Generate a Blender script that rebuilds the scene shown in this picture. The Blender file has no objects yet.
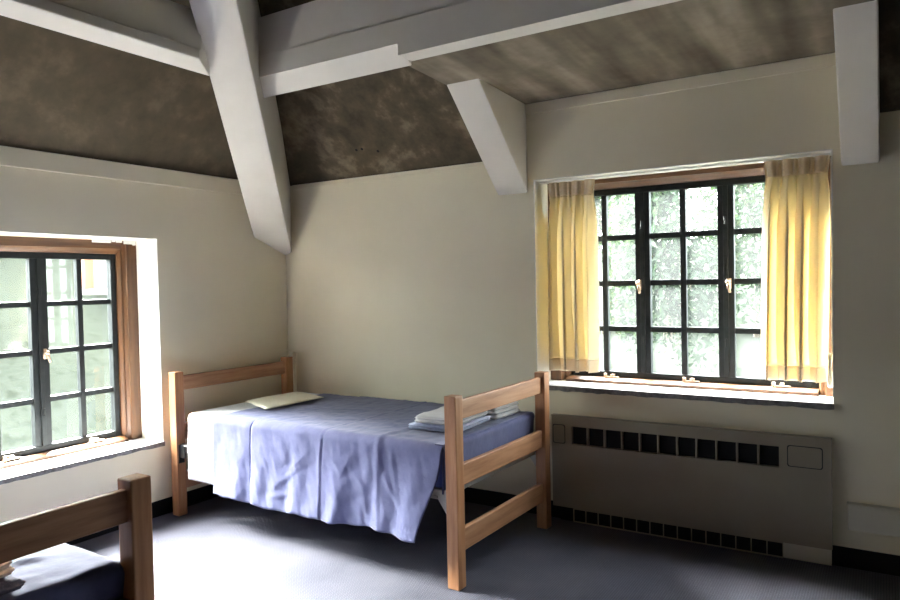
import bpy, bmesh, math, random
from mathutils import Vector, Matrix, noise
R = math.radians
col = bpy.context.scene.collection
random.seed(7)

# ------------------------------------------------------------------ materials
def new_mat(name):
    m = bpy.data.materials.new(name); m.use_nodes = True
    nt = m.node_tree; nt.nodes.clear()
    out = nt.nodes.new('ShaderNodeOutputMaterial')
    return m, nt, out

def N(nt, typ, **kw):
    n = nt.nodes.new(typ)
    for k, v in kw.items():
        if k in n.inputs: n.inputs[k].default_value = v
        else: setattr(n, k, v)
    return n

def ramp(nt, stops):
    r = nt.nodes.new('ShaderNodeValToRGB')
    e = r.color_ramp.elements
    while len(e) < len(stops): e.new(0.5)
    for i, (p, c) in enumerate(stops):
        e[i].position = p; e[i].color = (*c, 1)
    return r

def surf(name, c1, c2=None, scale=6, rough=.6, bump=0.0, bscale=60, stretch=(1, 1, 1), metallic=0, detail=5, lo=.35, hi=.65, sheen=0, spec=.5, c3=None, dist=.01):
    m, nt, out = new_mat(name)
    b = N(nt, 'ShaderNodeBsdfPrincipled', Roughness=rough, Metallic=metallic)
    b.inputs['Specular IOR Level'].default_value = spec
    if sheen: b.inputs['Sheen Weight'].default_value = sheen
    tc = N(nt, 'ShaderNodeTexCoord'); mp = N(nt, 'ShaderNodeMapping'); mp.inputs['Scale'].default_value = stretch
    nt.links.new(tc.outputs['Object'], mp.inputs['Vector'])
    if c2:
        nz = N(nt, 'ShaderNodeTexNoise', Scale=scale, Detail=detail, Roughness=.6)
        nt.links.new(mp.outputs[0], nz.inputs['Vector'])
        st = [(lo, c1), (hi, c2)] if c3 is None else [(lo, c1), ((lo+hi)/2, c2), (hi, c3)]
        rp = ramp(nt, st)
        nt.links.new(nz.outputs['Fac'], rp.inputs[0]); nt.links.new(rp.outputs[0], b.inputs['Base Color'])
    else: b.inputs['Base Color'].default_value = (*c1, 1)
    if bump:
        bn = N(nt, 'ShaderNodeTexNoise', Scale=bscale, Detail=4)
        nt.links.new(mp.outputs[0], bn.inputs['Vector'])
        bp = N(nt, 'ShaderNodeBump', Strength=bump, Distance=dist)
        nt.links.new(bn.outputs['Fac'], bp.inputs['Height']); nt.links.new(bp.outputs[0], b.inputs['Normal'])
    nt.links.new(b.outputs[0], out.inputs[0])
    return m

def wood(name, axis, c1, c2, c3, rough=.45):
    st = [14, 14, 14]; st[axis] = 1.1
    m = surf(name, c1, c2, scale=2.2, rough=rough, bump=.12, bscale=6, stretch=tuple(st), detail=7, lo=.3, hi=.72, c3=c3, dist=.004)
    return m

WALL = surf('cream_wall_paint', (.79, .72, .54), (.83, .76, .58), scale=2, rough=.7, bump=.08, bscale=90, dist=.004)
BEAM = surf('white_beam_paint', (.64, .60, .535), (.69, .65, .585), scale=3, rough=.6, bump=.2, bscale=14, dist=.008, stretch=(1, 1, 1))
REVEAL = surf('white_reveal_paint', (.78, .76, .70), (.82, .80, .74), scale=3, rough=.55, bump=.1, bscale=50, dist=.004)
BLACK = surf('black_rubber_base', (.006, .006, .007), rough=.6, spec=.2)
STEEL = surf('dark_window_steel', (.012, .014, .015), (.02, .023, .024), scale=20, rough=.5, spec=.2, bump=.1, bscale=80, dist=.002)
OAKV = wood('maple_vertical', 2, (.30, .125, .052), (.42, .195, .088), (.50, .265, .135))
OAKY = wood('maple_along_width', 1, (.28, .125, .06), (.41, .205, .105), (.50, .285, .16))
WINV = wood('window_oak_vertical', 2, (.055, .019, .006), (.105, .042, .013), (.155, .068, .022), .4)
WINX = wood('window_oak_along_x', 0, (.055, .019, .006), (.105, .042, .013), (.155, .068, .022), .4)
WINY = wood('window_oak_along_y', 1, (.055, .019, .006), (.105, .042, .013), (.155, .068, .022), .4)
STONE_EDGE = surf('grey_broken_slab_edge', (.13, .12, .11), (.26, .25, .24), scale=30, rough=.8, bump=.5, bscale=60)
STONE = surf('pale_sill_slab', (.62, .60, .60), (.72, .70, .70), scale=12, rough=.35, bump=.2, bscale=40, dist=.004)
BRONZE = surf('worn_bronze', (.40, .25, .15), (.62, .47, .36), scale=40, rough=.35, metallic=.7)
GREYMETAL = surf('grey_bed_metal', (.35, .34, .31), (.42, .40, .37), scale=25, rough=.5, metallic=.2)
DARKMETAL = surf('black_bed_metal', (.02, .02, .02), rough=.45)
RAD = surf('taupe_radiator_enamel', (.29, .25, .18), (.31, .27, .195), scale=4, rough=.45)
DUCT = surf('cream_enamel', (.58, .54, .43), rough=.5)
LINEN = surf('white_cotton', (.58, .58, .60), (.64, .64, .66), scale=9, rough=.9, bump=.25, bscale=28, dist=.01)
CREAMLINEN = surf('cream_cotton', (.72, .67, .52), (.78, .73, .58), scale=9, rough=.9, bump=.25, bscale=28, dist=.01)
GREYTOWEL = surf('slate_terry', (.10, .10, .15), (.17, .16, .22), scale=60, rough=.95, bump=.6, bscale=160, dist=.006)
PINKTOWEL = surf('off_white_terry', (.78, .71, .66), (.86, .80, .75), scale=60, rough=.95, bump=.6, bscale=160, dist=.006)
BLUETOWEL = surf('pale_blue_terry', (.40, .44, .60), (.50, .53, .68), scale=60, rough=.95, bump=.6, bscale=160, dist=.006)
BLANKET = surf('periwinkle_blanket', (.058, .063, .157), (.075, .081, .187), scale=14, rough=.9, bump=.35, bscale=16, sheen=.15, dist=.012)
MATTRESS = surf('navy_mattress', (.05, .07, .22), (.07, .09, .27), scale=18, rough=.8, bump=.2, bscale=60, dist=.004)
TRACK = surf('white_track_plastic', (.80, .79, .76), rough=.4)
BARK = surf('tree_bark', (.10, .08, .06), (.2, .17, .14), scale=12, rough=.9)

def concrete(name, c1, c2, c3, board_axis=None):
    m, nt, out = new_mat(name)
    b = N(nt, 'ShaderNodeBsdfPrincipled', Roughness=.85)
    b.inputs['Specular IOR Level'].default_value = .25
    tc = N(nt, 'ShaderNodeTexCoord')
    n1 = N(nt, 'ShaderNodeTexNoise', Scale=2.3, Detail=7, Roughness=.62, Distortion=.6)
    n2 = N(nt, 'ShaderNodeTexNoise', Scale=8.5, Detail=6, Roughness=.6)
    nt.links.new(tc.outputs['Object'], n1.inputs['Vector']); nt.links.new(tc.outputs['Object'], n2.inputs['Vector'])
    mx = N(nt, 'ShaderNodeMath', operation='MULTIPLY_ADD'); mx.inputs[1].default_value = .45
    nt.links.new(n2.outputs['Fac'], mx.inputs[0])
    s = N(nt, 'ShaderNodeMath', operation='MULTIPLY'); s.inputs[1].default_value = .55
    nt.links.new(n1.outputs['Fac'], s.inputs[0]); nt.links.new(s.outputs[0], mx.inputs[2])
    fac = mx.outputs[0]
    if board_axis is not None:                      # marks of the shuttering boards
        mp = N(nt, 'ShaderNodeMapping'); st = [.35, .35, .35]; st[board_axis] = 2.6
        mp.inputs['Scale'].default_value = st
        nt.links.new(tc.outputs['Object'], mp.inputs['Vector'])
        n3 = N(nt, 'ShaderNodeTexNoise', Scale=1.9, Detail=3, Roughness=.5)
        nt.links.new(mp.outputs[0], n3.inputs['Vector'])
        a = N(nt, 'ShaderNodeMath', operation='MULTIPLY_ADD'); a.inputs[1].default_value = .72
        nt.links.new(n3.outputs['Fac'], a.inputs[0])
        q = N(nt, 'ShaderNodeMath', operation='MULTIPLY'); q.inputs[1].default_value = .32
        nt.links.new(fac, q.inputs[0]); nt.links.new(q.outputs[0], a.inputs[2]); fac = a.outputs[0]
    rp = ramp(nt, [(.36, c1), (.52, c2), (.70, c3)])
    nt.links.new(fac, rp.inputs[0]); nt.links.new(rp.outputs[0], b.inputs['Base Color'])
    bp = N(nt, 'ShaderNodeBump', Strength=.4, Distance=.012)
    nt.links.new(n2.outputs['Fac'], bp.inputs['Height']); nt.links.new(bp.outputs[0], b.inputs['Normal'])
    nt.links.new(b.outputs[0], out.inputs[0])
    return m
CONC = concrete('dark_stained_concrete', (.066, .052, .032), (.092, .072, .045), (.165, .128, .080))
CONC2 = concrete('patchy_dark_concrete', (.050, .038, .023), (.095, .074, .046), (.29, .23, .15))
CONCB = concrete('board_marked_concrete', (.075, .060, .042), (.17, .14, .10), (.36, .31, .235), 0)

def carpet():
    m, nt, out = new_mat('blue_grey_carpet')
    b = N(nt, 'ShaderNodeBsdfPrincipled', Roughness=.95)
    b.inputs['Specular IOR Level'].default_value = .15
    tc = N(nt, 'ShaderNodeTexCoord')
    w1 = N(nt, 'ShaderNodeTexWave', Scale=28.0, Distortion=.4, Detail=1); w1.bands_direction = 'X'
    w2 = N(nt, 'ShaderNodeTexWave', Scale=28.0, Distortion=.4, Detail=1); w2.bands_direction = 'Y'
    nz = N(nt, 'ShaderNodeTexNoise', Scale=3.0, Detail=6)
    nf = N(nt, 'ShaderNodeTexNoise', Scale=220.0, Detail=2)
    for n in (w1, w2, nz, nf): nt.links.new(tc.outputs['Object'], n.inputs['Vector'])
    mu = N(nt, 'ShaderNodeMath', operation='MULTIPLY')
    nt.links.new(w1.outputs['Fac'], mu.inputs[0]); nt.links.new(w2.outputs['Fac'], mu.inputs[1])
    ad = N(nt, 'ShaderNodeMath', operation='MULTIPLY_ADD'); ad.inputs[1].default_value = .5
    nt.links.new(mu.outputs[0], ad.inputs[0])
    s2 = N(nt, 'ShaderNodeMath', operation='MULTIPLY'); s2.inputs[1].default_value = .6
    nt.links.new(nz.outputs['Fac'], s2.inputs[0]); nt.links.new(s2.outputs[0], ad.inputs[2])
    rp = ramp(nt, [(.15, (.047, .047, .066)), (.75, (.115, .112, .138))])
    nt.links.new(ad.outputs[0], rp.inputs[0]); nt.links.new(rp.outputs[0], b.inputs['Base Color'])
    h = N(nt, 'ShaderNodeMath', operation='ADD')
    nt.links.new(mu.outputs[0], h.inputs[0]); nt.links.new(nf.outputs['Fac'], h.inputs[1])
    bp = N(nt, 'ShaderNodeBump', Strength=.6, Distance=.006)
    nt.links.new(h.outputs[0], bp.inputs['Height']); nt.links.new(bp.outputs[0], b.inputs['Normal'])
    nt.links.new(b.outputs[0], out.inputs[0])
    return m
CARPET = carpet()

def glass(glare):
    m, nt, out = new_mat('window_glass')
    t = N(nt, 'ShaderNodeBsdfTransparent'); t.inputs[0].default_value = (.95, .98, .97, 1)
    g = N(nt, 'ShaderNodeBsdfGlossy', Roughness=.03)
    mx = N(nt, 'ShaderNodeMixShader', Fac=.03)
    nt.links.new(t.outputs[0], mx.inputs[1]); nt.links.new(g.outputs[0], mx.inputs[2])
    d = N(nt, 'ShaderNodeBsdfTranslucent'); d.inputs[0].default_value = (.9, .95, .95, 1)   # milky mix imitating window glare that pales the view
    m2 = N(nt, 'ShaderNodeMixShader', Fac=glare)
    nt.links.new(mx.outputs[0], m2.inputs[1]); nt.links.new(d.outputs[0], m2.inputs[2])
    nt.links.new(m2.outputs[0], out.inputs[0])
    return m
GLASS = glass(.0004); GLASS_GLARE = glass(.0085)  # second glass, for the back window, has more imitated glare

def cloth_translucent(name, front, through, fac):
    m, nt, out = new_mat(name)
    d = N(nt, 'ShaderNodeBsdfDiffuse'); d.inputs[0].default_value = (*front, 1)
    t = N(nt, 'ShaderNodeBsdfTranslucent'); t.inputs[0].default_value = (*through, 1)
    tc = N(nt, 'ShaderNodeTexCoord'); nz = N(nt, 'ShaderNodeTexNoise', Scale=400.0, Detail=2)
    nt.links.new(tc.outputs['Object'], nz.inputs['Vector'])
    bp = N(nt, 'ShaderNodeBump', Strength=.15, Distance=.002)
    nt.links.new(nz.outputs['Fac'], bp.inputs['Height'])
    nt.links.new(bp.outputs[0], d.inputs['Normal'])
    mx = N(nt, 'ShaderNodeMixShader', Fac=fac)
    nt.links.new(d.outputs[0], mx.inputs[1]); nt.links.new(t.outputs[0], mx.inputs[2])
    nt.links.new(mx.outputs[0], out.inputs[0])
    return m
CURTAIN = cloth_translucent('yellow_curtain_cloth', (.80, .74, .61), (.97, .83, .52), .40)
HEM = cloth_translucent('doubled_curtain_hem', (.72, .64, .50), (.80, .62, .38), .28)
def leaf_mat(name, c): return cloth_translucent(name, c, (c[0]*.9, c[1], c[2]*.6), .35)
LEAF = [leaf_mat('leaf_mint', (.027, .039, .027)), leaf_mat('leaf_green', (.020, .033, .020)), leaf_mat('leaf_pale', (.039, .050, .039))]
LEAF_BANK = [leaf_mat('leaf_bank_mint', (.016, .023, .016)), leaf_mat('leaf_bank_green', (.012, .019, .012)), leaf_mat('leaf_bank_pale', (.022, .027, .022))]
GRASS = surf('outdoor_grass', (.0084, .0102, .0076), (.0138, .0158, .0130), scale=5, rough=1.0, spec=0, bump=.5, bscale=30, c3=(.0115, .0136, .0107))

# ------------------------------------------------------------------ mesh helpers
def tag(o, label=None, cat=None, group=None, kind=None):
    if label: o['label'] = label
    if cat: o['category'] = cat
    if group: o['group'] = group
    if kind: o['kind'] = kind
    return o

def empty(name, loc=(0, 0, 0), rz=0):
    o = bpy.data.objects.new(name, None); col.objects.link(o)
    o.location = loc; o.rotation_euler = (0, 0, rz); o.empty_display_size = .1
    return o

def link(name, bm, mat, parent=None, smooth=False, bevel=0, seg=2, kind=None):
    bmesh.ops.recalc_face_normals(bm, faces=bm.faces)
    me = bpy.data.meshes.new(name); bm.to_mesh(me); bm.free()
    o = bpy.data.objects.new(name, me); col.objects.link(o)
    for mm in (mat if isinstance(mat, (list, tuple)) else [mat]): me.materials.append(mm)
    if parent: o.parent = parent
    if smooth:
        for p in me.polygons: p.use_smooth = True
    if bevel:
        b = o.modifiers.new('bevel', 'BEVEL'); b.width = bevel; b.segments = seg; b.limit_method = 'ANGLE'; b.angle_limit = R(40)
    if kind: o['kind'] = kind
    return o

def add_box(bm, a, b, rot=None, mi=0):
    x0, y0, z0 = a; x1, y1, z1 = b
    vs = [bm.verts.new(v) for v in ((x0, y0, z0), (x1, y0, z0), (x1, y1, z0), (x0, y1, z0), (x0, y0, z1), (x1, y0, z1), (x1, y1, z1), (x0, y1, z1))]
    for f in ((0, 3, 2, 1), (4, 5, 6, 7), (0, 1, 5, 4), (1, 2, 6, 5), (2, 3, 7, 6), (3, 0, 4, 7)):
        bm.faces.new([vs[i] for i in f]).material_index = mi
    return vs

def add_prism(bm, poly, axis, t0, t1):
    """poly: 2-D points in the two other axes (in order), extruded along axis."""
    def P(p, t):
        if axis == 0: return (t, p[0], p[1])
        if axis == 1: return (p[0], t, p[1])
        return (p[0], p[1], t)
    a = [bm.verts.new(P(p, t0)) for p in poly]; b = [bm.verts.new(P(p, t1)) for p in poly]
    n = len(poly)
    bm.faces.new(a); bm.faces.new(b[::-1])
    for i in range(n): bm.faces.new((a[i], a[(i+1) % n], b[(i+1) % n], b[i]))

def add_tube(bm, p0, p1, r0, r1=None, n=12, cap=True):
    r1 = r0 if r1 is None else r1
    p0, p1 = Vector(p0), Vector(p1); d = (p1-p0).normalized()
    u = d.orthogonal().normalized(); w = d.cross(u)
    A = [bm.verts.new(p0+(u*math.cos(2*math.pi*i/n)+w*math.sin(2*math.pi*i/n))*r0) for i in range(n)]
    B = [bm.verts.new(p1+(u*math.cos(2*math.pi*i/n)+w*math.sin(2*math.pi*i/n))*r1) for i in range(n)]
    for i in range(n): bm.faces.new((A[i], A[(i+1) % n], B[(i+1) % n], B[i]))
    if cap: bm.faces.new(A[::-1]); bm.faces.new(B)

def add_lathe(bm, prof, c=(0, 0, 0), n=16):
    rings = []
    for r, z in prof:
        rings.append([bm.verts.new((c[0]+r*math.cos(2*math.pi*i/n), c[1]+r*math.sin(2*math.pi*i/n), c[2]+z)) for i in range(n)])
    for a, b in zip(rings, rings[1:]):
        for i in range(n): bm.faces.new((a[i], a[(i+1) % n], b[(i+1) % n], b[i]))
    bm.faces.new(rings[0][::-1]); bm.faces.new(rings[-1])

def grid_mesh(bm, nu, nv, fn):
    V = [[bm.verts.new(fn(i/(nu-1), j/(nv-1))) for j in range(nv)] for i in range(nu)]
    for i in range(nu-1):
        for j in range(nv-1): bm.faces.new((V[i][j], V[i+1][j], V[i+1][j+1], V[i][j+1]))
    return V

def box_obj(name, a, b, mat, parent=None, bevel=.003, kind=None):
    bm = bmesh.new(); add_box(bm, a, b)
    return link(name, bm, mat, parent, bevel=bevel, kind=kind)

# ------------------------------------------------------------------ room data (metres)
ZK, ZD = 2.20, 2.52           # top of the knee walls, top of the wall under the dormer
XR, YF = 7.6, -7.2            # right and front walls
ZC = 3.35
MB, ML = .95, 1.25            # slopes of the two concrete panels
BX0, BX1, BS, BT = 2.097, 3.701, .801, 2.054   # back window opening
LY0, LY1, LS, LT = -2.80, -1.116, .463, 1.760  # left window opening
TH = .36                      # wall thickness
DX0, DX1 = 1.853, 3.886       # dormer

# floor
bm = bmesh.new(); add_box(bm, (-.36, YF-.2, -.15), (XR+.2, .36, 0)); link('floor', bm, CARPET, kind='structure')

# left wall with its window opening
def wall_with_hole(name, axis, lo, hi, z1, hole, mat, t0, t1, extra=None):
    h0, h1, hz0, hz1 = hole
    bm = bmesh.new()
    def bx(a, b, c, d):
        if axis == 0: add_box(bm, (t0, a, c), (t1, b, d))
        else: add_box(bm, (a, t0, c), (b, t1, d))
    bx(lo, h0, 0, z1); bx(h1, hi, 0, z1); bx(h0, h1, 0, hz0); bx(h0, h1, hz1, z1)
    if extra: extra(bm)
    bmesh.ops.remove_doubles(bm, verts=bm.verts, dist=1e-5)
    return link(name, bm, mat, kind='structure')
wall_with_hole('wall_left', 0, YF-.2, TH, ZK+.17, (LY0, LY1, LS, LT), WALL, -TH, 0)
wall_with_hole('wall_back', 1, 0, XR+.2, ZK+.17, (BX0, BX1, BS, BT), WALL, 0, TH,
               lambda bm: add_box(bm, (DX0, 0, ZK+.17), (DX1, TH, 2.75)))
bm = bmesh.new(); add_box(bm, (XR, YF-.2, 0), (XR+.2, 0, ZC+.1)); link('wall_right', bm, WALL, kind='structure')
bm = bmesh.new(); add_box(bm, (0, YF-.2, 0), (XR, YF, ZC+.1)); link('wall_front', bm, WALL, kind='structure')

# concrete roof panels (prisms) and flat top
zt = ZC
yb = -(zt-ZK)/MB; xl = (zt-ZK)/ML
bm = bmesh.new()
bk = [(0, ZK), (0, ZK+.17), (yb, zt+.17), (yb, zt)]
add_prism(bm, bk, 0, 0, DX0); add_prism(bm, bk, 0, DX1, XR)
add_prism(bm, [(-1.0, ZK+MB*1.0), (-1.0, ZK+.17+MB*1.0), (yb, zt+.17), (yb, zt)], 0, DX0, DX1)
slope = link('ceiling_slope_back', bm, CONC2, kind='structure')
bm = bmesh.new()
for hx, hy in ((.856, -.164), (.905, -.165), (1.022, -.14)):      # old fixing holes
    nv = Vector((0, -MB, -1)).normalized(); c = Vector((hx, hy, ZK-MB*hy))
    add_tube(bm, c-nv*.004, c+nv*.001, .010, .010, 8)
link('fixing_hole', bm, BLACK, slope)
bm = bmesh.new()
add_prism(bm, [(0, ZK), (0, ZK+.17), (xl, zt+.17), (xl, zt)], 1, YF, 0)
link('ceiling_slope_left', bm, CONC, kind='structure')
bm = bmesh.new(); add_box(bm, (xl-.05, YF-.2, zt), (XR+.2, yb+.05, zt+.2)); link('ceiling', bm, CONC, kind='structure')
# flat ceiling of the dormer, solid up to the roof panel
bm = bmesh.new()
add_prism(bm, [(0, 2.513), (-1.0, 2.552), (-1.0, 3.15), (-.36, 2.75), (0, 2.75)], 0, DX0, DX1)
link('ceiling_dormer', bm, CONCB, kind='structure')

# ------------------------------------------------------------------ beams
def struct_label(o, label, cat): o['label'] = label; o['category'] = cat; o['kind'] = 'structure'; return o
# hip beam running up from the corner
dv = Vector((.9, -1.1, .75))
def zs(x, y): return 1.669+.334*x-.408*y
yL, xR = -.315, .066
bm = bmesh.new()
foot = [(0, yL), (0, 0), (xR, 0)]
T = 2.0
far = [(0+dv.x*T, yL+dv.y*T), (xR+dv.x*T-.055, 0+dv.y*T)]
loop = [foot[0], foot[1], foot[2], far[1], far[0]]
lo = [bm.verts.new((x, y, zs(x, y))) for x, y in loop]
hi = [bm.verts.new((x, y, zs(x, y)+.62)) for x, y in loop]
bm.faces.new(lo); bm.faces.new(hi[::-1])
for i in range(5): bm.faces.new((lo[i], lo[(i+1) % 5], hi[(i+1) % 5], hi[i]))
struct_label(link('hip_beam', bm, BEAM, bevel=.007, seg=2), 'broad white diagonal beam rising from the room corner', 'beam')

# horizontal beam along the back slope
bm = bmesh.new()
yb0, yb1 = -1.0, -1.115
def prof(zc, zf):
    return [(yb0, zc), (yb1, zf), (yb1, 2.722), (yb1+.006, 2.726), (yb1+.006, 2.94), (yb0, 2.94)]
add_prism(bm, prof(2.532, 2.608), 0, .76, 1.905)
add_prism(bm, prof(2.552, 2.552), 0, 1.905, XR)
struct_label(link('ceiling_beam', bm, BEAM), 'long painted beam under the back slope with a seam along its face', 'beam')
bm = bmesh.new()
add_prism(bm, [(.945, 2.534), (1.10, 2.548), (1.10, 2.597), (1.075, 2.605), (1.06, 2.80), (.945, 2.80)], 1, YF, -1.33)
for v in bm.verts:
    if v.co.y > -2: v.co.y = (-.266-v.co.x)/.818+.03
struct_label(link('ceiling_beam', bm, BEAM, bevel=.006), 'white beam running along the left slope above the bare window', 'beam')

# rafters framing the dormer
for x0, x1, zf, lab in ((DX0, 2.06, 1.977, 'short white wedge rafter beside the left end of the dormer'), (3.738, DX1+.012, 1.964, 'white rafter beside the yellow curtain at the right end of the dormer')):
    bm = bmesh.new()
    add_prism(bm, [(0, zf), (-.60, 2.545), (0, 2.545)], 0, x0, x1)
    struct_label(link('dormer_rafter', bm, BEAM, bevel=.007), lab, 'rafter')

# cornice bands, baseboards
bm = bmesh.new(); add_box(bm, (0, YF, 2.098), (.022, -.36, ZK)); link('trim_1', bm, WALL, kind='structure', bevel=.003)
bm = bmesh.new(); add_box(bm, (.10, -.016, 2.172), (DX0, 0, ZK)); link('trim_2', bm, WALL, kind='structure', bevel=.003)
bm = bmesh.new(); add_box(bm, (2.06, -.020, 2.452), (3.724, 0, 2.513)); link('trim_3', bm, WALL, kind='structure', bevel=.003)
bm = bmesh.new(); add_box(bm, (0, YF, 0), (.012, 0, .098)); link('baseboard_left', bm, BLACK, kind='structure', bevel=.003)
bm = bmesh.new(); add_box(bm, (.012, -.012, 0), (XR, 0, .098)); link('baseboard_back', bm, BLACK, kind='structure', bevel=.003)
bm = bmesh.new(); add_box(bm, (XR-.012, YF, 0), (XR, -.012, .098)); link('baseboard_right', bm, BLACK, kind='structure', bevel=.003)

# ------------------------------------------------------------------ windows
def window(name, M4, W, z0, z1, jl, jr, wt, wb, fr, bar, pw, mull, rows, d0, d1, headmat, glassmat):
    """built in local axes: x along the wall, y outwards, then placed by M4"""
    root = empty(name); root.matrix_world = M4; root['kind'] = 'structure'
    def part(n, bm, mat, par=root, **k): return link(n, bm, mat, par, **k)
    # wooden surround
    for a, b in ((0, jl), (W-jr, W)):
        bm = bmesh.new()
        inner = b if a == 0 else a; outer = a if a == 0 else b
        s = 1 if a == 0 else -1
        add_prism(bm, [(outer, d0), (inner-s*.035, d0), (inner-s*.035, d0+.012), (inner-s*.022, d0+.03), (inner-s*.012, d0+.03), (inner, d0+.05), (inner, d1+.05), (outer, d1+.05)], 2, z0, z1)
        part('wooden_jamb', bm, WINV, bevel=.002)
    bm = bmesh.new(); add_prism(bm, [(d0, z1), (d0, z1-wt+.03), (d0+.012, z1-wt+.03), (d0+.03, z1-wt+.018), (d0+.05, z1-wt), (d1+.05, z1-wt), (d1+.05, z1)], 0, jl, W-jr)
    part('wooden_head', bm, headmat, bevel=.002)
    bm = bmesh.new(); add_prism(bm, [(d0-.01, z0), (d0-.01, z0+wb*.6), (d0+.03, z0+wb), (d1+.05, z0+wb), (d1+.05, z0)], 0, jl, W-jr)
    part('wooden_stool', bm, headmat, bevel=.002)
    # steel casements
    ax, bx = jl, W-jr
    s0, s1 = z0+wb, z1-wt
    n = 3
    cw = (bx-ax-2*mull-2*fr)/n
    bm = bmesh.new()
    y0, y1 = d1-.02, d1+.03
    add_box(bm, (ax, y0, s0), (ax+fr, y1, s1)); add_box(bm, (bx-fr, y0, s0), (bx, y1, s1))
    add_box(bm, (ax+fr, y0, s1-fr), (bx-fr, y1, s1)); add_box(bm, (ax+fr, y0, s0), (bx-fr, y1, s0+fr))
    for k in (1, 2):
        c = ax+fr+k*cw+(k-.5)*mull
        add_box(bm, (c-.013, y0-.006, s0+fr), (c+.013, y1, s1-fr))
    part('steel_frame', bm, STEEL, bevel=.003)
    sash = (mull-.026)/2
    for k in range(n):
        a = ax+fr+k*(cw+mull); b = a+cw
        la = a-(sash if k else 0); rb = b+(sash if k < n-1 else 0)
        bm = bmesh.new()
        zA, zB = s0+fr, s1-fr
        if k: add_box(bm, (la, y0+.004, zA), (a, y1-.004, zB))
        if k < n-1: add_box(bm, (b, y0+.004, zA), (rb, y1-.004, zB))
        m = (a+b)/2
        add_box(bm, (m-bar/2, y0+.008, zA), (m+bar/2, y1-.008, zB))
        ph = (zB-zA-(rows-1)*bar)/rows
        for r in range(1, rows):
            zz = zA+r*ph+(r-1)*bar
            add_box(bm, (a, y0+.009, zz), (m-bar/2, y1-.009, zz+bar)); add_box(bm, (m+bar/2, y0+.009, zz), (b, y1-.009, zz+bar))
        cs = part('casement', bm, STEEL, bevel=.002)
        for i in range(2):
            for r in range(rows):
                pa = a if i == 0 else m+bar/2; pb = m-bar/2 if i == 0 else b
                zz = zA+r*(ph+bar)
                bm = bmesh.new(); add_box(bm, (pa, d1+.004, zz), (pb, d1+.008, zz+ph))
                link('pane', bm, glassmat, cs)
        # folding stay on the sill
        bm = bmesh.new(); mx = m+.06
        zb = s0-.002
        add_box(bm, (mx-.06, y0-.045, zb+.004), (mx+.035, y0-.03, zb+.012))
        add_tube(bm, (mx-.05, y0-.038, zb), (mx-.05, y0-.038, zb+.03), .011, .009)
        add_box(bm, (mx-.02, y0-.04, zb+.01), (mx+.0, y0+.0, zb+.024))
        st = part('window_stay', bm, BRONZE, bevel=.002)
    for k in (1, 2):
        c = ax+fr+k*cw+(k-.5)*mull
        hx = c-.018 if k == 1 else c+.016
        zc = s0+(s1-s0)*.49
        bm = bmesh.new()
        add_box(bm, (hx-.012, y0-.006, zc-.03), (hx+.012, y0+.004, zc+.03))
        add_tube(bm, (hx, y0-.004, zc), (hx, y0-.035, zc), .008, .007)
        add_tube(bm, (hx, y0-.033, zc+.012), (hx+.012, y0-.042, zc-.05), .010, .007)
        bmesh.ops.create_icosphere(bm, subdivisions=2, radius=.014, matrix=Matrix.Translation((hx, y0-.034, zc+.008)))
        part('window_handle', bm, BRONZE, smooth=True)
        for dz in (.2, .8):
            bm = bmesh.new(); zz = s0+(s1-s0)*dz
            add_tube(bm, (c, y0-.012, zz-.022), (c, y0-.012, zz+.022), .006)
            part('hinge', bm, STEEL)
    return root

# back window: local x = +x, outwards = +y
w2 = window('window_1', Matrix.Translation((BX0, 0, 0)), BX1-BX0, BS+.004, BT, .112, .084, .062, .028, .036, .033, .174, .088, 4, .20, .30, WINX, GLASS_GLARE)
# left window: local x = -y direction reversed so that outwards = -x : rotate +90 about z
w1 = window('window_2', Matrix.Translation((0, LY0, 0)) @ Matrix.Rotation(R(90), 4, 'Z'), LY1-LY0, LS+.004, LT-.012, .11, .11, .082, .03, .036, .032, .178, .096, 4, .215, .30, WINX, GLASS)
w1['label'] = 'bare casement window in an oak surround on the left wall'; w2['label'] = 'casement window hung with yellow curtains on the back wall'
for w in (w1, w2): w['category'] = 'window'
# scraps of white track left on the oak head of the bare window
bm = bmesh.new()
for a, b, h in ((-1.42, -1.30, .020), (-1.292, -1.27, .013), (-1.262, -1.225, .016), (-1.21, -1.15, .024), (-1.15, -1.13, .03)):
    add_box(bm, (-.214, a, LT-.008-h), (-.203, b, LT-.002))
o = link('track_scrap', bm, TRACK, bevel=.002); o.parent = w1; o.matrix_parent_inverse = w1.matrix_world.inverted(); o['label'] = 'chipped white strip'
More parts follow.
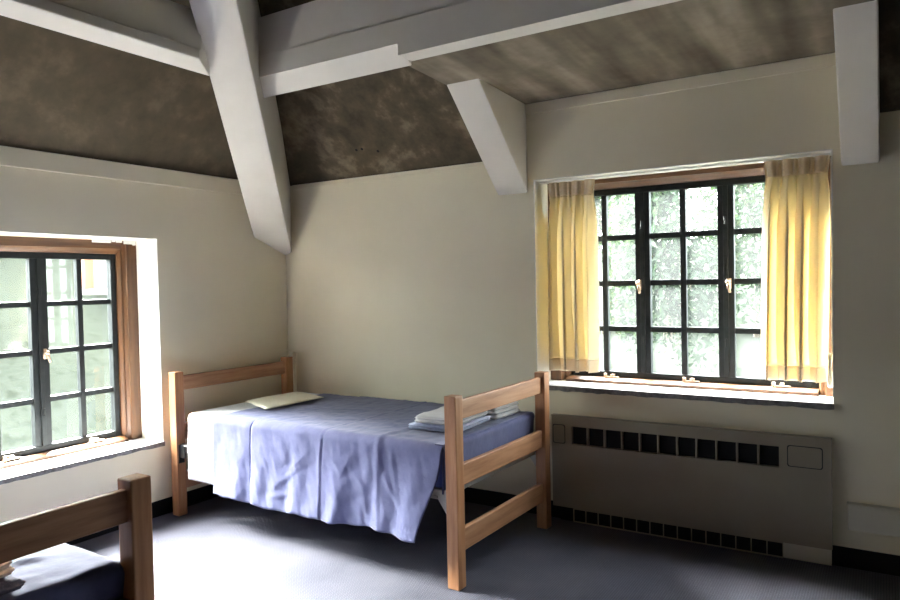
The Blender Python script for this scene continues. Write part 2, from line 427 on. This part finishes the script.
# plaster linings of the two openings and their sill slabs
def lining(name, parts, mat):
    bm = bmesh.new()
    for a, b in parts: add_box(bm, a, b)
    return link(name, bm, mat, kind='structure', bevel=.002)
e = .006
lining('trim_4', [((BX0-.001, -.003, BT-e), (BX1+.001, .2, BT)), ((BX0, -.003, BS), (BX0+e, .2, BT-e)), ((BX1-e, -.003, BS), (BX1, .2, BT-e))], REVEAL)
lining('trim_5', [((-.215, LY0, LT-e), (.003, LY1, LT)), ((-.215, LY1-e, LS), (.003, LY1, LT-e)), ((-.215, LY0, LS), (.003, LY0+e, LT-e))], REVEAL)
def rough_slab(name, a, b, edge_axis, mat):
    bm = bmesh.new(); add_box(bm, a, b)
    bmesh.ops.subdivide_edges(bm, edges=[x for x in bm.edges if x.calc_length() > .5], cuts=60)
    for v in bm.verts:
        co = v.co
        if (edge_axis == 1 and co.y < a[1]+.01) or (edge_axis == 0 and co.x > b[0]-.01):
            k = noise.noise(Vector((co.x*14, co.y*14, co.z*9)))*.005
            if edge_axis == 1: v.co.y += k
            else: v.co.x += k
            if co.z < (a[2]+b[2])/2: v.co.z += noise.noise(Vector((co.x*22, co.y*22, 3)))*.006
    bm.normal_update()
    for f in bm.faces:
        n = f.normal
        if (edge_axis == 1 and abs(n.y) > .7 and f.calc_center_median().y < a[1]+.015) or (edge_axis == 0 and abs(n.x) > .7 and f.calc_center_median().x > b[0]-.015): f.material_index = 1
    return link(name, bm, [mat, STONE_EDGE], kind='structure')
rough_slab('window_sill_1', (BX0+.0, -.022, BS-.026), (BX1-.0, .36, BS+.004), 1, STONE)
rough_slab('window_sill_2', (-.36, LY0, LS-.022), (.018, LY1-.004, LS+.004), 0, STONE)

# ------------------------------------------------------------------ curtains
def sstep(a, b, x):
    t = min(1, max(0, (x-a)/(b-a))); return t*t*(3-2*t)
def curtain(name, x0, x1, z0, z1, yc, seed, label, lean, ret=False):
    rnd = random.Random(seed)
    root = empty(name, ((x0+x1)/2, yc, z1)); tag(root, label, 'curtain', 'yellow curtains')
    w = x1-x0
    npl = 4
    ph = [rnd.uniform(-.5, .5) for _ in range(8)]
    def pos(u, v, z):          # u 0..1 across, v 0 top .. 1 bottom
        body = sstep(.05, .30, v)
        uu = u+.022*math.sin(2*math.pi*u*1.5+ph[2])*body+.012*math.sin(v*3+ph[1])*body*math.sin(math.pi*u)
        t = 2*math.pi*npl*uu+ph[0]
        # gathered heading with narrow finger pleats, opening into loose overlapping columns
        hy = .013*math.cos(t)+.011*math.sin(3*t)*(.5+.5*math.cos(t))
        hx = 0
        amp = .032+.009*math.sin(2*math.pi*u*2+ph[3])
        by = amp*math.cos(t+.3*math.sin(v*4+ph[4]))+.005*math.sin(2.0*t+v*5+ph[5])
        bx = -(w/npl)*(.165+.05*math.sin(5*u+ph[6]))*math.sin(2*t)
        if ret: by += .10*(1-sstep(0, .12, u)); hy += .05*(1-sstep(0, .12, u))
        pinch = 1-.05*math.exp(-((v-.085)/.04)**2)
        xx = (u-.5)*w*pinch+lean*v+bx*body+hx
        return (xx, (hy*(1-body)+by*body), -v*(z1-z0)+.003*math.sin(u*20+ph[5])*(1 if v > .98 else 0))
    H = z1-z0
    vh = 1-.075/H*1.0; vt = .085/H
    def pan(n, va, vb, nv, mat, off=0):
        bm = bmesh.new()
        grid_mesh(bm, 200, nv, lambda a, b: Vector(pos(a, va+(vb-va)*b, 0))+Vector((0, off, 0)))
        o = link(n, bm, mat, root, smooth=True)
        s = o.modifiers.new('s', 'SOLIDIFY'); s.thickness = .0012; s.offset = 0
        return o
    pan('drape', vt, vh, 60, CURTAIN); pan('hem', vh, 1.0, 8, HEM)
    pan('heading', 0, vt, 10, HEM)
    return root
curtain('curtain', 2.136, 2.458, .885, 2.035, .075, 3, 'narrow yellow curtain at the window end nearer the bed', .0, True)
curtain('curtain', 3.382, 3.684, .897, 2.036, .065, 11, 'bright yellow backlit curtain at the window end above the radiator lid', -.022)
t = empty('curtain_track', (BX0+.8, .075, BT-.012)); tag(t, 'slim white curtain track under the head of the curtained window', 'curtain track')
bm = bmesh.new(); add_prism(bm, [(.062, BT-.016), (.088, BT-.016), (.088, BT-.007), (.062, BT-.007)], 0, BX0+.012, BX1-.012)
o = link('track', bm, TRACK, bevel=.002); o.parent = t; o.matrix_parent_inverse = Matrix.Translation(t.location).inverted()
bm = bmesh.new(); add_tube(bm, (BX1-.012, .07, BT-.03), (BX1-.012, .07, 1.03), .0016, n=6)
o = link('pull_cord', bm, TRACK); o.parent = t; o.matrix_parent_inverse = Matrix.Translation(t.location).inverted()
def weight(bm, c): add_lathe(bm, [(.003, .0), (.011, -.006), (.012, -.03), (.006, -.045), (.005, -.075), (.010, -.10), (.013, -.16), (.010, -.172), (.004, -.176)], c, 12)
bm = bmesh.new(); weight(bm, (BX1-.022, .07, 1.045))
o = link('cord_weight', bm, DUCT, smooth=True); o.parent = t; o.matrix_parent_inverse = Matrix.Translation(t.location).inverted()

# ------------------------------------------------------------------ beds
def bed(loc, rz, L, label, bed_group):
    root = empty('bed', loc, rz); tag(root, label, 'bed', bed_group)
    p = .065
    for a, b in ((-p, 0), (-p, .942), (L-p, 0), (L-p, .942)):
        bm = bmesh.new(); add_box(bm, (a, b, 0), (a+p, b+p, .91))
        o = link('post', bm, OAKV, root, bevel=.005, seg=3)
    for a, side in ((-.048, 'headboard_rail'), (L-.048, 'footboard_rail')):
        for z0, z1 in ((.79, .882), (.473, .574), (.16, .266)):
            bm = bmesh.new(); add_box(bm, (a, p-.004, z0), (a+.028, .946, z1))
            link(side, bm, OAKY, root, bevel=.004)
    # sprung steel frame
    bm = bmesh.new()
    for b in (.03, .955): add_box(bm, (0, b, .425), (L-p, b+.022, .455)); add_box(bm, (0, b, .405), (L-p, b+.004, .455))
    for a in (.01, L-p-.035): add_box(bm, (a, .03, .425), (a+.025, .977, .455))
    for k in range(1, 16):
        add_tube(bm, (k*(L-p)/16, .04, .445), (k*(L-p)/16, .965, .445), .004, n=6)
    for k in range(1, 9): add_tube(bm, (.02, .04+k*.1025, .447), (L-p-.02, .04+k*.1025, .447), .003, n=6)
    link('spring_frame', bm, GREYMETAL, root)
    for b in (.022, .975):
        bm = bmesh.new()
        add_prism(bm, [(L-p, .455), (L-p-.10, .455), (L-p-.105, .44), (L-p-.075, .43), (L-p, .325)], 1, b, b+.006)
        add_box(bm, (L-p-.11, b-.006, .415), (L-p-.06, b, .425))
        link('corner_bracket', bm, GREYMETAL, root, bevel=.001)
        bm = bmesh.new()
        add_box(bm, (0, b-.012, .335), (.006, b+.028, .452)); add_box(bm, (.004, b-.004, .37), (.05, b+.002, .45))
        link('head_bracket', bm, DARKMETAL, root, bevel=.001)
        bm = bmesh.new(); add_box(bm, (.035, b-.004, .445), (.16, b+.02, .451))
        link('side_bar', bm, TRACK, root, bevel=.001)
    return root

def rounded_slab(bm, a, b, r=.05, n=5, puff=.006, nx=28, ny=14):
    """soft box between corners a and b"""
    x0, y0, z0 = a; x1, y1, z1 = b
    add_box(bm, a, b)
    bmesh.ops.bevel(bm, geom=list(bm.edges), offset=r, segments=n, affect='EDGES', profile=.5)

B1 = dict(loc=(.131, -1.117, 0), rz=R(-1.445), L=2.096)
B2 = dict(loc=(.075, -3.695, 0), rz=0, L=2.066)
bed(B1['loc'], B1['rz'], B1['L'], 'wooden bed in the room corner with the rumpled periwinkle blanket', 'wooden beds')
bed(B2['loc'], B2['rz'], B2['L'], 'wooden bed below the bare window, mostly its footboard in view', 'wooden beds')

def place(o, B): o.location = B['loc']; o.rotation_euler = (0, 0, B['rz']); return o

def mattress(B, label):
    bm = bmesh.new(); rounded_slab(bm, (.112, .022, .456), (B['L']-.10, .958, .652), .03, 4)
    o = link('mattress', bm, MATTRESS, smooth=True); place(o, B); tag(o, label, 'mattress', 'mattresses'); return o
mattress(B1, 'navy mattress on the corner bed')
mattress(B2, 'navy mattress on the bed below the bare window')

def gauss(x, s): return math.exp(-(x/s)**2)

def drape_path(s, bfar, top, r, bside):
    """distance s along the cross-section: over the top towards the near side, round the edge, then down."""
    flat = bfar-(bside+r)
    arc = r*math.pi/2
    if s < flat: return bfar-s, top, 0, 0
    if s < flat+arc:
        t = (s-flat)/r
        return bside+r-r*math.sin(t), top-r+r*math.cos(t), t/(math.pi/2), 0
    return bside, top-r-(s-flat-arc), 1, s-flat-arc

def nz(x, y, z=0): return noise.noise(Vector((x, y, z)))

def blanket_cross(a0, a1f, bfar, top, r, bside, hemz, n_a, n_s, disp):
    flat = bfar-(bside+r); arc = r*math.pi/2; total = flat+arc+(top-r-hemz)
    bm = bmesh.new()
    def fn(u, v):
        s = v*total
        b, z, k, down = drape_path(s, bfar, top, r, bside)
        a = a0+(a1f(z)-a0)*u
        d, dz = disp(a, b, z, k, down)
        return Vector((a+.010*nz(a*3, z*5, 8)*k, b-d*k, z+d*(1-k)+dz))
    grid_mesh(bm, n_a, n_s, fn)
    return bm

# --- corner bed: white sheet, blanket with its turned-back band, thin pillow, folded linen
def disp_sheet(a, b, z, k, down):
    return .004*nz(a*9, b*7, z*6)+.006*nz(a*4, z*2, 2)*k+.02*down*k, 0
bm = blanket_cross(.108, lambda z: .42, .95, .660, .028, .010, .252, 30, 70, disp_sheet)
o = link('bed_sheet', bm, LINEN, smooth=True); place(o, B1)
m = o.modifiers.new('s', 'SOLIDIFY'); m.thickness = .003; m.offset = 0
tag(o, 'white sheet hanging over the side at the head of the corner bed', 'sheet')

def hem_wave(a): return .010*math.sin(a*4.2+.9)+.004*math.sin(a*13)+.003*math.sin(a*37)
def disp_blanket(a, b, z, k, down):
    d = .004*nz(a*6, b*6, z*6)+.0025*nz(a*15, b*15, z*15)+.0022*nz(a*34+z*9, b*16, z*7)+.0015*nz(a*20-z*24, b*30, z*20)
    # vertical drape folds growing to the hem
    f = down/.42
    d += k*(.009*f*math.sin(a*11+1.2*math.sin(a*3)+f*.9)+.006*f*math.sin(a*23+2)+.004*math.sin(a*41+3*f)*f+.030*f+.022*f*sstep(1.5, 1.95, a))
    # creases left by folding
    d += .0025*gauss(a-1.24-.02*math.sin(b*3), .010)-.003*gauss(a-1.254-.02*math.sin(b*3), .007)
    d += .005*gauss(a-1.62-.02*z, .02)
    # diagonal pulls
    for (ac, zc, sl, ln, am) in ((1.0, .40, .62, .15, .007), (1.06, .47, .75, .12, .005), (.93, .29, .25, .09, .008), (1.5, .45, -1.1, .12, .004), (1.72, .42, -1.4, .15, .006), (1.36, .5, -.9, .12, .003), (1.42, .5, 1.6, .10, .004), (.82, .45, -1.8, .08, .003)):
        t = (z-zc)-sl*(a-ac)
        d += k*am*gauss(t/math.sqrt(1+sl*sl), .009)*gauss((a-ac)+sl*(z-zc), ln)
    top = 1-k
    for (ac, bc, sl, ln, am) in ((1.3, .35, .5, .25, .004), (1.5, .3, -.7, .2, .004), (1.15, .6, .4, .3, .004), (.95, .3, -1.2, .2, .0035)):
        t = (b-bc)-sl*(a-ac)
        d += top*am*gauss(t/math.sqrt(1+sl*sl), .014)*gauss((a-ac)+sl*(b-bc), ln)
    dz = k*hem_wave(a)*f
    return d, dz
def a_end(z): return 2.012-.10*sstep(.62, .2, z)-.02*sstep(.5, .2, z)
bm = blanket_cross(.699, a_end, .955, .673, .05, -.004, .205, 150, 110, disp_blanket)
bk = link('blanket', bm, BLANKET, smooth=True); place(bk, B1)
m = bk.modifiers.new('s', 'SOLIDIFY'); m.thickness = .006; m.offset = -1
tag(bk, 'rumpled periwinkle blue blanket draped over the side of the corner bed', 'blanket')
def disp_band(a, b, z, k, down):
    d, dz = disp_blanket(a, b, z, k, down)
    return d*.8-.002-.012*gauss(a-.70, .03)*0, dz
bm = blanket_cross(.352, lambda z: .684+.004*nz(z*4, 1, 1), .955, .668, .05, .002, .2, 40, 110, disp_band)
o = link('turned_back_band', bm, BLANKET, bk, smooth=True)
m = o.modifiers.new('s', 'SOLIDIFY'); m.thickness = .006; m.offset = -1
# end of the blanket tucked down over the foot of the mattress
bm = bmesh.new()
def fn(u, v):
    b = .012+.945*u
    s = v*(.30+.02*math.sin(u*5)+.015*math.sin(u*13))
    r = .03
    if s < .05: a, z = 1.966+s, .672
    elif s < .05+r*math.pi/2: t = (s-.05)/r; a, z = 2.0+.0+r*math.sin(t)-.0, .672-r+r*math.cos(t)
    else: a, z = 2.0+r-.012*((s-.097)/.2), .672-r-(s-.05-r*math.pi/2)
    k = sstep(.05, .12, s)
    return (min(a+k*(-.014+.004*nz(b*9, z*3, 1)), 2.026), b, z+.003*nz(b*8, a*8, 2)*(1-k))
grid_mesh(bm, 60, 26, fn)
o = link('tucked_end', bm, BLANKET, bk, smooth=True)
m = o.modifiers.new('s', 'SOLIDIFY'); m.thickness = .004; m.offset = 0

# thin cream pillow: a soft flattened cushion with pointed corners
def pillow(name, poly, z, h, mat, label, B, cat='pillow', group=None):
    bm = bmesh.new()
    n = 22
    P = [Vector((*q, 0)) for q in poly]           # quad a,b corners in order
    def at(u, v): return (P[0]*(1-u)+P[1]*u)*(1-v)+(P[3]*(1-u)+P[2]*u)*v
    def prof(t): return max(0, 1-abs(2*t-1)**5)**.5
    for sgn in (1, -1):
        def fn(u, v):
            q = at(u, v); k = prof(u)*prof(v)
            hh = h*k*(1 if sgn > 0 else .18)
            return (q.x+.006*nz(u*5, v*5, 4), q.y+.006*nz(u*5, v*5, 9), z+.006+sgn*hh*.9+(.1*h*nz(u*6, v*6, sgn) if sgn > 0 else 0)*k)
        grid_mesh(bm, n, n, fn)
    bmesh.ops.remove_doubles(bm, verts=bm.verts, dist=.0008)
    o = link(name, bm, mat, smooth=True); place(o, B); tag(o, label, cat, group); return o
pillow('pillow', [(.17, .40), (.545, .25), (.545, .76), (.20, .86)], .676, .016, CREAMLINEN, 'thin cream pillow lying at the head of the corner bed', B1)

def folded(name, c, size, rz, layers, mat, label, B, z, cat='towel', group=None, seed=1):
    """folded cloth: several soft rounded layers in a stack joined at a rolled front edge"""
    bm = bmesh.new(); la, lb = size; hz = 0
    rnd = random.Random(seed)
    for i, h in enumerate(layers):
        oa, ob = rnd.uniform(-.006, .006), rnd.uniform(-.008, .008)
        tmp = bmesh.new(); add_box(tmp, (-la/2+oa, -lb/2+ob, hz), (la/2+oa, lb/2+ob, hz+h))
        bmesh.ops.subdivide_edges(tmp, edges=[e for e in tmp.edges if e.calc_length() > .06], cuts=7, use_grid_fill=True)
        bmesh.ops.bevel(tmp, geom=[e for e in tmp.edges if e.calc_face_angle(0) > 1], offset=h*.42, segments=3, affect='EDGES')
        for v in tmp.verts:
            v.co.z += .006*nz(v.co.x*14, v.co.y*14, seed+i)*(1 if v.co.z > hz+h*.3 else .0)
            v.co.x += .005*nz(v.co.y*12, v.co.z*40, seed); v.co.y += .005*nz(v.co.x*12, v.co.z*40, seed+3)
        me = bpy.data.meshes.new('t'); tmp.to_mesh(me); tmp.free(); bm.from_mesh(me); bpy.data.meshes.remove(me)
        hz += h*.97
    o = link(name, bm, mat, smooth=True)
    th = B['rz']; ca, sa = math.cos(th), math.sin(th)
    o.location = (B['loc'][0]+ca*c[0]-sa*c[1], B['loc'][1]+sa*c[0]+ca*c[1], z); o.rotation_euler = (0, 0, th+rz)
    tag(o, label, cat, group); return o
folded('folded_towel', (1.80, .405), (.30, .38), R(3), [.016, .012], BLUETOWEL, 'folded blue grey towel under the white linen on the corner bed', B1, .681)
folded('folded_sheet', (1.82, .40), (.26, .36), R(4), [.018, .018], LINEN, 'folded white linen on the corner bed, nearer the viewer', B1, .718, 'linen', seed=4)
folded('folded_sheet', (1.84, .755), (.24, .27), R(-3), [.022, .022, .018], LINEN, 'folded white linen on the corner bed, nearer the curtained wall', B1, .681, 'linen', seed=6)

# --- second bed: blanket hanging over the foot end
def disp2(a, b, z, k, down): return 0, 0
bm = bmesh.new()
def fn(u, v):
    # v runs along the length to the foot then down; u across the width
    b = .010+.944*u
    top = .676; r = .035; aend = 2.022
    flat = aend-r-.35; arc = r*math.pi/2; tot = flat+arc+.40
    s = v*tot
    if s < flat: a, z, k, dn = .35+s, top, 0, 0
    elif s < flat+arc:
        t = (s-flat)/r; a, z, k, dn = aend-r+r*math.sin(t), top-r+r*math.cos(t), t/(math.pi/2), 0
    else: dn = s-flat-arc; a, z, k = aend, top-r-dn, 1
    f = min(1, dn/.2)
    d = .004*nz(a*7, b*7, z*7)+.004*nz(a*16, b*16, z*5)
    d += (1-k)*(.011*gauss((a-1.78)-.25*(b-.80), .018)*gauss(b-.80, .06)+.006*gauss((a-1.9)-.3*(b-.7), .012)*gauss(b-.75, .08))
    edge = .03*sstep(.12, .0, 1-u)
    z2 = z-(.012*sstep(.03, 0, .93-.93*u))*(1-k*.5)
    ap = a+k*(f*(-.016+.018*math.sin(b*38)+.008*math.sin(b*71)))
    return (min(ap, 2.03), b, z2+d*(1-k))
grid_mesh(bm, 110, 130, fn)
bk2 = link('blanket', bm, BLANKET, smooth=True); place(bk2, B2)
m = bk2.modifiers.new('s', 'SOLIDIFY'); m.thickness = .005; m.offset = 0
tag(bk2, 'blue blanket hanging over the foot of the bed below the bare window', 'blanket')
folded('folded_towel', (1.915, .545), (.17, .30), R(2), [.024], GREYTOWEL, 'dark slate towel under the off white one behind the nearest footboard', B2, .692, seed=9)
folded('folded_towel', (1.90, .55), (.15, .26), R(5), [.02, .02], PINKTOWEL, 'off white towel on the dark slate towel behind the nearest footboard', B2, .724, seed=12)

# ------------------------------------------------------------------ radiator
rt = empty('radiator', (2.95, 0, 0)); tag(rt, 'long low taupe radiator cabinet with a row of dark vents', 'radiator')
def rp(name, bm, mat, **k):
    o = link(name, bm, mat, rt, **k); o.matrix_parent_inverse = Matrix.Translation((2.95, 0, 0)).inverted(); return o
rx0, rx1, rz0, rz1, ry = 2.21, 3.69, .085, .628, -.045
sx0, sx1, sz0, sz1 = 2.336, 3.455, .466, .573
bm = bmesh.new()
yb_ = -.013
add_box(bm, (rx0, ry, rz0), (sx0, yb_, rz1)); add_box(bm, (sx1, ry, rz0), (rx1, yb_, rz1))
add_box(bm, (sx0, ry, rz0), (sx1, yb_, sz0)); add_box(bm, (sx0, ry, sz1), (sx1, yb_, rz1))
bmesh.ops.remove_doubles(bm, verts=bm.verts, dist=1e-5)
inner = [f for f in bm.faces]
rp('casing', bm, RAD)
bm = bmesh.new(); add_box(bm, (rx0-.002, ry-.004, rz1), (rx1+.002, yb_, rz1+.008)); rp('top_cover', bm, RAD, bevel=.003)
bm = bmesh.new(); add_box(bm, (sx0, -.017, sz0), (sx1, -.0135, sz1)); o = rp('vent_backing', bm, BLACK)
bm = bmesh.new()
pit = (sx1-sx0+.010)/11
bm.free()
for k in range(1, 11):
    bm = bmesh.new(); add_box(bm, (sx0+k*pit-.010, ry+.001, sz0), (sx0+k*pit-.001, -.018, sz1)); rp('vent_divider', bm, RAD, bevel=.001)
# toe space with its grille and blank end
bm = bmesh.new(); add_box(bm, (3.47, -.022, 0), (rx1-.005, yb_, rz0)); add_box(bm, (3.47, ry+.006, .012), (rx1-.003, -.022, rz0)); rp('toe_panel', bm, DUCT)
bm = bmesh.new(); add_box(bm, (2.25, -.026, .0), (3.468, yb_, .084)); rp('toe_vent_backing', bm, BLACK)
bm = bmesh.new()
for k in range(0, 16): x = 2.336+k*(1.132/15); add_box(bm, (x-.002, ry+.010, .004), (x+.003, -.027, .078))
add_box(bm, (2.336, ry+.010, .0), (3.468, -.027, .006)); add_box(bm, (2.336, ry+.010, .076), (3.468, -.027, .084))
rp('toe_grille', bm, RAD, bevel=.001)
def lid(a, b, c, d, name):
    bm = bmesh.new()
    r = .012; pts = []
    for cx, cz, s in ((b-r, d-r, 0), (a+r, d-r, 90), (a+r, c+r, 180), (b-r, c+r, 270)):
        for q in range(5):
            t = R(s+q*22.5); pts.append((cx+r*math.cos(t), cz+r*math.sin(t)))
    add_prism(bm, pts, 1, ry-.0035, ry)
    o = rp(name, bm, RAD, bevel=.0012)
    bm = bmesh.new()
    big = [(x+(.0045 if x > (a+b)/2 else -.0045), z+(.0045 if z > (c+d)/2 else -.0045)) for x, z in pts]
    add_prism(bm, big, 1, ry-.0008, ry+.0005)
    link('lid_gap', bm, DARKMETAL, o).matrix_parent_inverse = Matrix.Identity(4)
lid(3.497, 3.648, .482, .582, 'control_lid'); lid(2.222, 2.292, .47, .575, 'end_lid')

# cream duct box low on the wall, raceway strip behind the far headboard post
bt = empty('wall_duct', (4.1, 0, .2)); tag(bt, 'cream wall box low on the wall beside the radiator, cut by the frame edge', 'wall duct')
bm = bmesh.new(); add_box(bm, (3.758, -.04, .196), (4.55, 0, .318)); o = link('cover', bm, DUCT, bt, bevel=.004); o.matrix_parent_inverse = Matrix.Translation(bt.location).inverted()
bm = bmesh.new(); add_box(bm, (3.752, -.045, .318), (4.556, 0, .326)); o = link('top_lip', bm, DUCT, bt, bevel=.002); o.matrix_parent_inverse = Matrix.Translation(bt.location).inverted()
o = box_obj('wall_conduit', (.044, -.032, .098), (.082, 0, .932), surf('pale_cream_strip', (.85, .80, .66), rough=.5), bevel=.004)
tag(o, 'narrow cream upright strip behind the corner post of the headboard', 'conduit')

# ------------------------------------------------------------------ outdoors
def ground_z(x, y):
    d = max(-x-.4, y-.4, 0)
    k = sstep(-.3, .9, (-x-.4)-(y-.4)*.8)          # a steep bank outside the bare window, gentler ground elsewhere
    return -1.6+k*min(4.3, .56*max(0, d-3.2))+(1-k)*.18*max(0, d-3)+.06*nz(x*.7, y*.7)
bm = bmesh.new()
def gfn(u, v):
    x, y = -26+40*u, -16+44*v
    return (x, y, ground_z(x, y)-(.3 if (x > -.5 and y < .5) else 0))
grid_mesh(bm, 70, 70, gfn)
link('lawn', bm, GRASS, smooth=True, kind='structure')

def leafy(bm, c, rad, n, size, rnd, lobes=9):
    L = []
    for i in range(lobes):
        d = Vector((rnd.gauss(0, 1), rnd.gauss(0, 1), rnd.gauss(0, .8))).normalized()
        L.append((Vector(c)+Vector((d.x*rad[0], d.y*rad[1], d.z*rad[2]))*.6, rnd.uniform(.35, .6)))
    for i in range(n):
        lc, lr = rnd.choice(L)
        d = Vector((rnd.gauss(0, 1), rnd.gauss(0, 1), rnd.gauss(0, 1))).normalized()
        p = lc+Vector((d.x*rad[0], d.y*rad[1], d.z*rad[2]))*lr*rnd.uniform(.7, 1.05)
        nrm = (d+Vector((rnd.gauss(0, .5), rnd.gauss(0, .5), rnd.gauss(0, .5)+.3))).normalized()
        u = nrm.orthogonal().normalized(); u.rotate(Matrix.Rotation(rnd.uniform(0, 6.28), 3, nrm)); w = nrm.cross(u)
        s = size*rnd.uniform(.6, 1.3)
        vs = [bm.verts.new(p+q) for q in (u*s, w*s*.45+nrm*s*.1, -u*s, -w*s*.45+nrm*s*.1)]
        bm.faces.new(vs).material_index = rnd.choice((0, 0, 1, 2))

def tree(name, x, y, h, w, label, cat, group, seed, n=2600, size=.10, mats=None):
    rnd = random.Random(seed); z = ground_z(x, y)
    root = empty(name, (x, y, z)); tag(root, label, cat, group)
    bm = bmesh.new()
    add_tube(bm, (0, 0, -.2), (.08, .05, h*.5), .10, .06, 8)
    for i in range(5):
        t = 6.28*i/5+rnd.random(); add_tube(bm, (.06, .04, h*(.25+.05*i)), (.06+math.cos(t)*w*.6, .04+math.sin(t)*w*.6, h*(.5+.08*i)), .04, .012, 6)
    link('trunk', bm, BARK, root, smooth=True)
    bm = bmesh.new(); leafy(bm, (0, 0, h*.56), (w, w, h*.5), n, size, rnd, 14)
    link('foliage', bm, mats or LEAF, root)
    return root
lab_b = 'pale green leafy tree in the thicket outside the curtained window'
i = 0
for (x, y, h, w) in ((-2.6, 9.0, 4.8, 1.25), (.5, 9.0, 5.0, 1.25), (3.6, 9.2, 4.7, 1.25), (-2.0, 12.8, 6.4, 1.45), (1.5, 12.8, 6.6, 1.45), (-5.6, 13.0, 6.2, 1.45), (5.1, 13.0, 6.2, 1.45), (-3.9, 16.9, 8.0, 1.7), (.3, 16.9, 8.2, 1.7)):
    tree('tree', x, y, h, w, lab_b, 'tree', 'trees outside the curtained window', 40+i, 7500, .085); i += 1
lab_l = 'pale bush on the bright grassy bank outside the bare window'
for (x, y, h, w) in ((-9.0, .9, 1.9, 1.0), (-9.4, 4.6, 2.0, 1.1), (-12.2, 2.6, 2.4, 1.3), (-12.6, 6.2, 2.4, 1.3), (-12.0, -1.2, 2.2, 1.2), (-15.6, 4.3, 2.6, 1.4)):
    tree('bush', x, y, h, w, lab_l, 'bush', 'bushes outside the bare window', 80+i, 3200, .08, LEAF_BANK); i += 1

# jutting bay of a neighbouring wing seen in the top corner pane of the bare window
G1 = surf('weathered_render', (.085, .076, .07), (.115, .105, .097), scale=6, rough=.9)
BR = surf('red_brown_timber', (.13, .045, .024), (.17, .07, .036), scale=5, rough=.7)
hb = empty('building', (-6.2, 2.9, ground_z(-6.2, 2.9))); tag(hb, 'grey bay of the neighbouring building seen in the top corner pane of the bare window', 'building')
def hp(n, a, b, m):
    bm = bmesh.new(); add_box(bm, a, b); o = link(n, bm, m, hb, bevel=.01); o.matrix_parent_inverse = Matrix.Translation(hb.location).inverted()
hp('wing_wall', (-6.55, 2.95, -1.8), (-5.0, 4.2, 3.4), G1)
hp('bay', (-6.5, 2.3, 1.46), (-5.7, 2.96, 2.9), G1)
hp('bay_ledge', (-6.58, 2.22, 1.36), (-5.62, 2.96, 1.46), surf('pale_ledge', (.20, .19, .18), rough=.8))
hp('corner_timber', (-6.52, 2.16, 1.46), (-6.36, 2.30, 2.9), BR)

# ------------------------------------------------------------------ light
w = bpy.data.worlds.new('overcast'); bpy.context.scene.world = w; w.use_nodes = True
nt = w.node_tree; nt.nodes.clear()
out = nt.nodes.new('ShaderNodeOutputWorld'); bg = nt.nodes.new('ShaderNodeBackground')
tc = N(nt, 'ShaderNodeTexCoord'); sp = N(nt, 'ShaderNodeSeparateXYZ')
nt.links.new(tc.outputs['Generated'], sp.inputs[0])
rpz = ramp(nt, [(.0, (.12, .14, .12)), (.5, (.48, .52, .52)), (1.0, (.86, .89, .95))])
mr = N(nt, 'ShaderNodeMapRange'); mr.inputs['From Min'].default_value = -1; nt.links.new(sp.outputs['Z'], mr.inputs['Value'])
nt.links.new(mr.outputs[0], rpz.inputs[0]); nt.links.new(rpz.outputs[0], bg.inputs['Color'])
bg.inputs['Strength'].default_value = 4.5
nt.links.new(bg.outputs[0], out.inputs[0])

def sun(name, frm, energy, angle, color):
    l = bpy.data.lights.new(name, 'SUN'); l.energy = energy; l.angle = R(angle); l.color = color
    o = bpy.data.objects.new(name, l); col.objects.link(o)
    o.rotation_euler = (-Vector(frm)).to_track_quat('-Z', 'Y').to_euler(); o.location = Vector(frm)*12
    return o
sun('hazy_sun', (-.74, .13, .66), 53.0, 56, (1.0, .98, .94))
def portal(name, loc, rot, sx, sy):
    l = bpy.data.lights.new(name, 'AREA'); l.shape = 'RECTANGLE'; l.size = sx; l.size_y = sy; l.cycles.is_portal = True
    o = bpy.data.objects.new(name, l); col.objects.link(o); o.location = loc; o.rotation_euler = rot
portal('daylight_portal', ((BX0+BX1)/2, .40, (BS+BT)/2), (R(-90), 0, 0), BX1-BX0, BT-BS)
portal('daylight_portal', (-.40, (LY0+LY1)/2, (LS+LT)/2), (0, R(-90), 0), LT-LS, LY1-LY0)

# ------------------------------------------------------------------ camera
cam = bpy.data.cameras.new('camera'); co = bpy.data.objects.new('camera', cam); col.objects.link(co)
cam.sensor_fit = 'HORIZONTAL'; cam.sensor_width = 36; cam.lens = 700.17/900*36
yw, pt, rl = R(31.915), R(-1.466), R(-1.201)
fw = Vector((-math.sin(yw)*math.cos(pt), math.cos(yw)*math.cos(pt), math.sin(pt)))
rt_ = Vector((math.cos(yw), math.sin(yw), 0)); up = rt_.cross(fw)
r2 = rt_*math.cos(rl)+up*math.sin(rl); u2 = -rt_*math.sin(rl)+up*math.cos(rl)
co.matrix_world = Matrix(((r2.x, u2.x, -fw.x, 3.919), (r2.y, u2.y, -fw.y, -3.915), (r2.z, u2.z, -fw.z, 1.442), (0, 0, 0, 1)))
cam.clip_start = .05; cam.clip_end = 200
sc = bpy.context.scene
sc.camera = co
sc.view_settings.view_transform = 'Standard'; sc.view_settings.look = 'None'
sc.view_settings.exposure = 3.38; sc.view_settings.gamma = 1.0; sc.view_settings.use_curve_mapping = False
sc.cycles.use_denoising = True
sc.cycles.max_bounces = 12; sc.cycles.diffuse_bounces = 8; sc.cycles.transparent_max_bounces = 12
sc.cycles.sample_clamp_indirect = 6.0
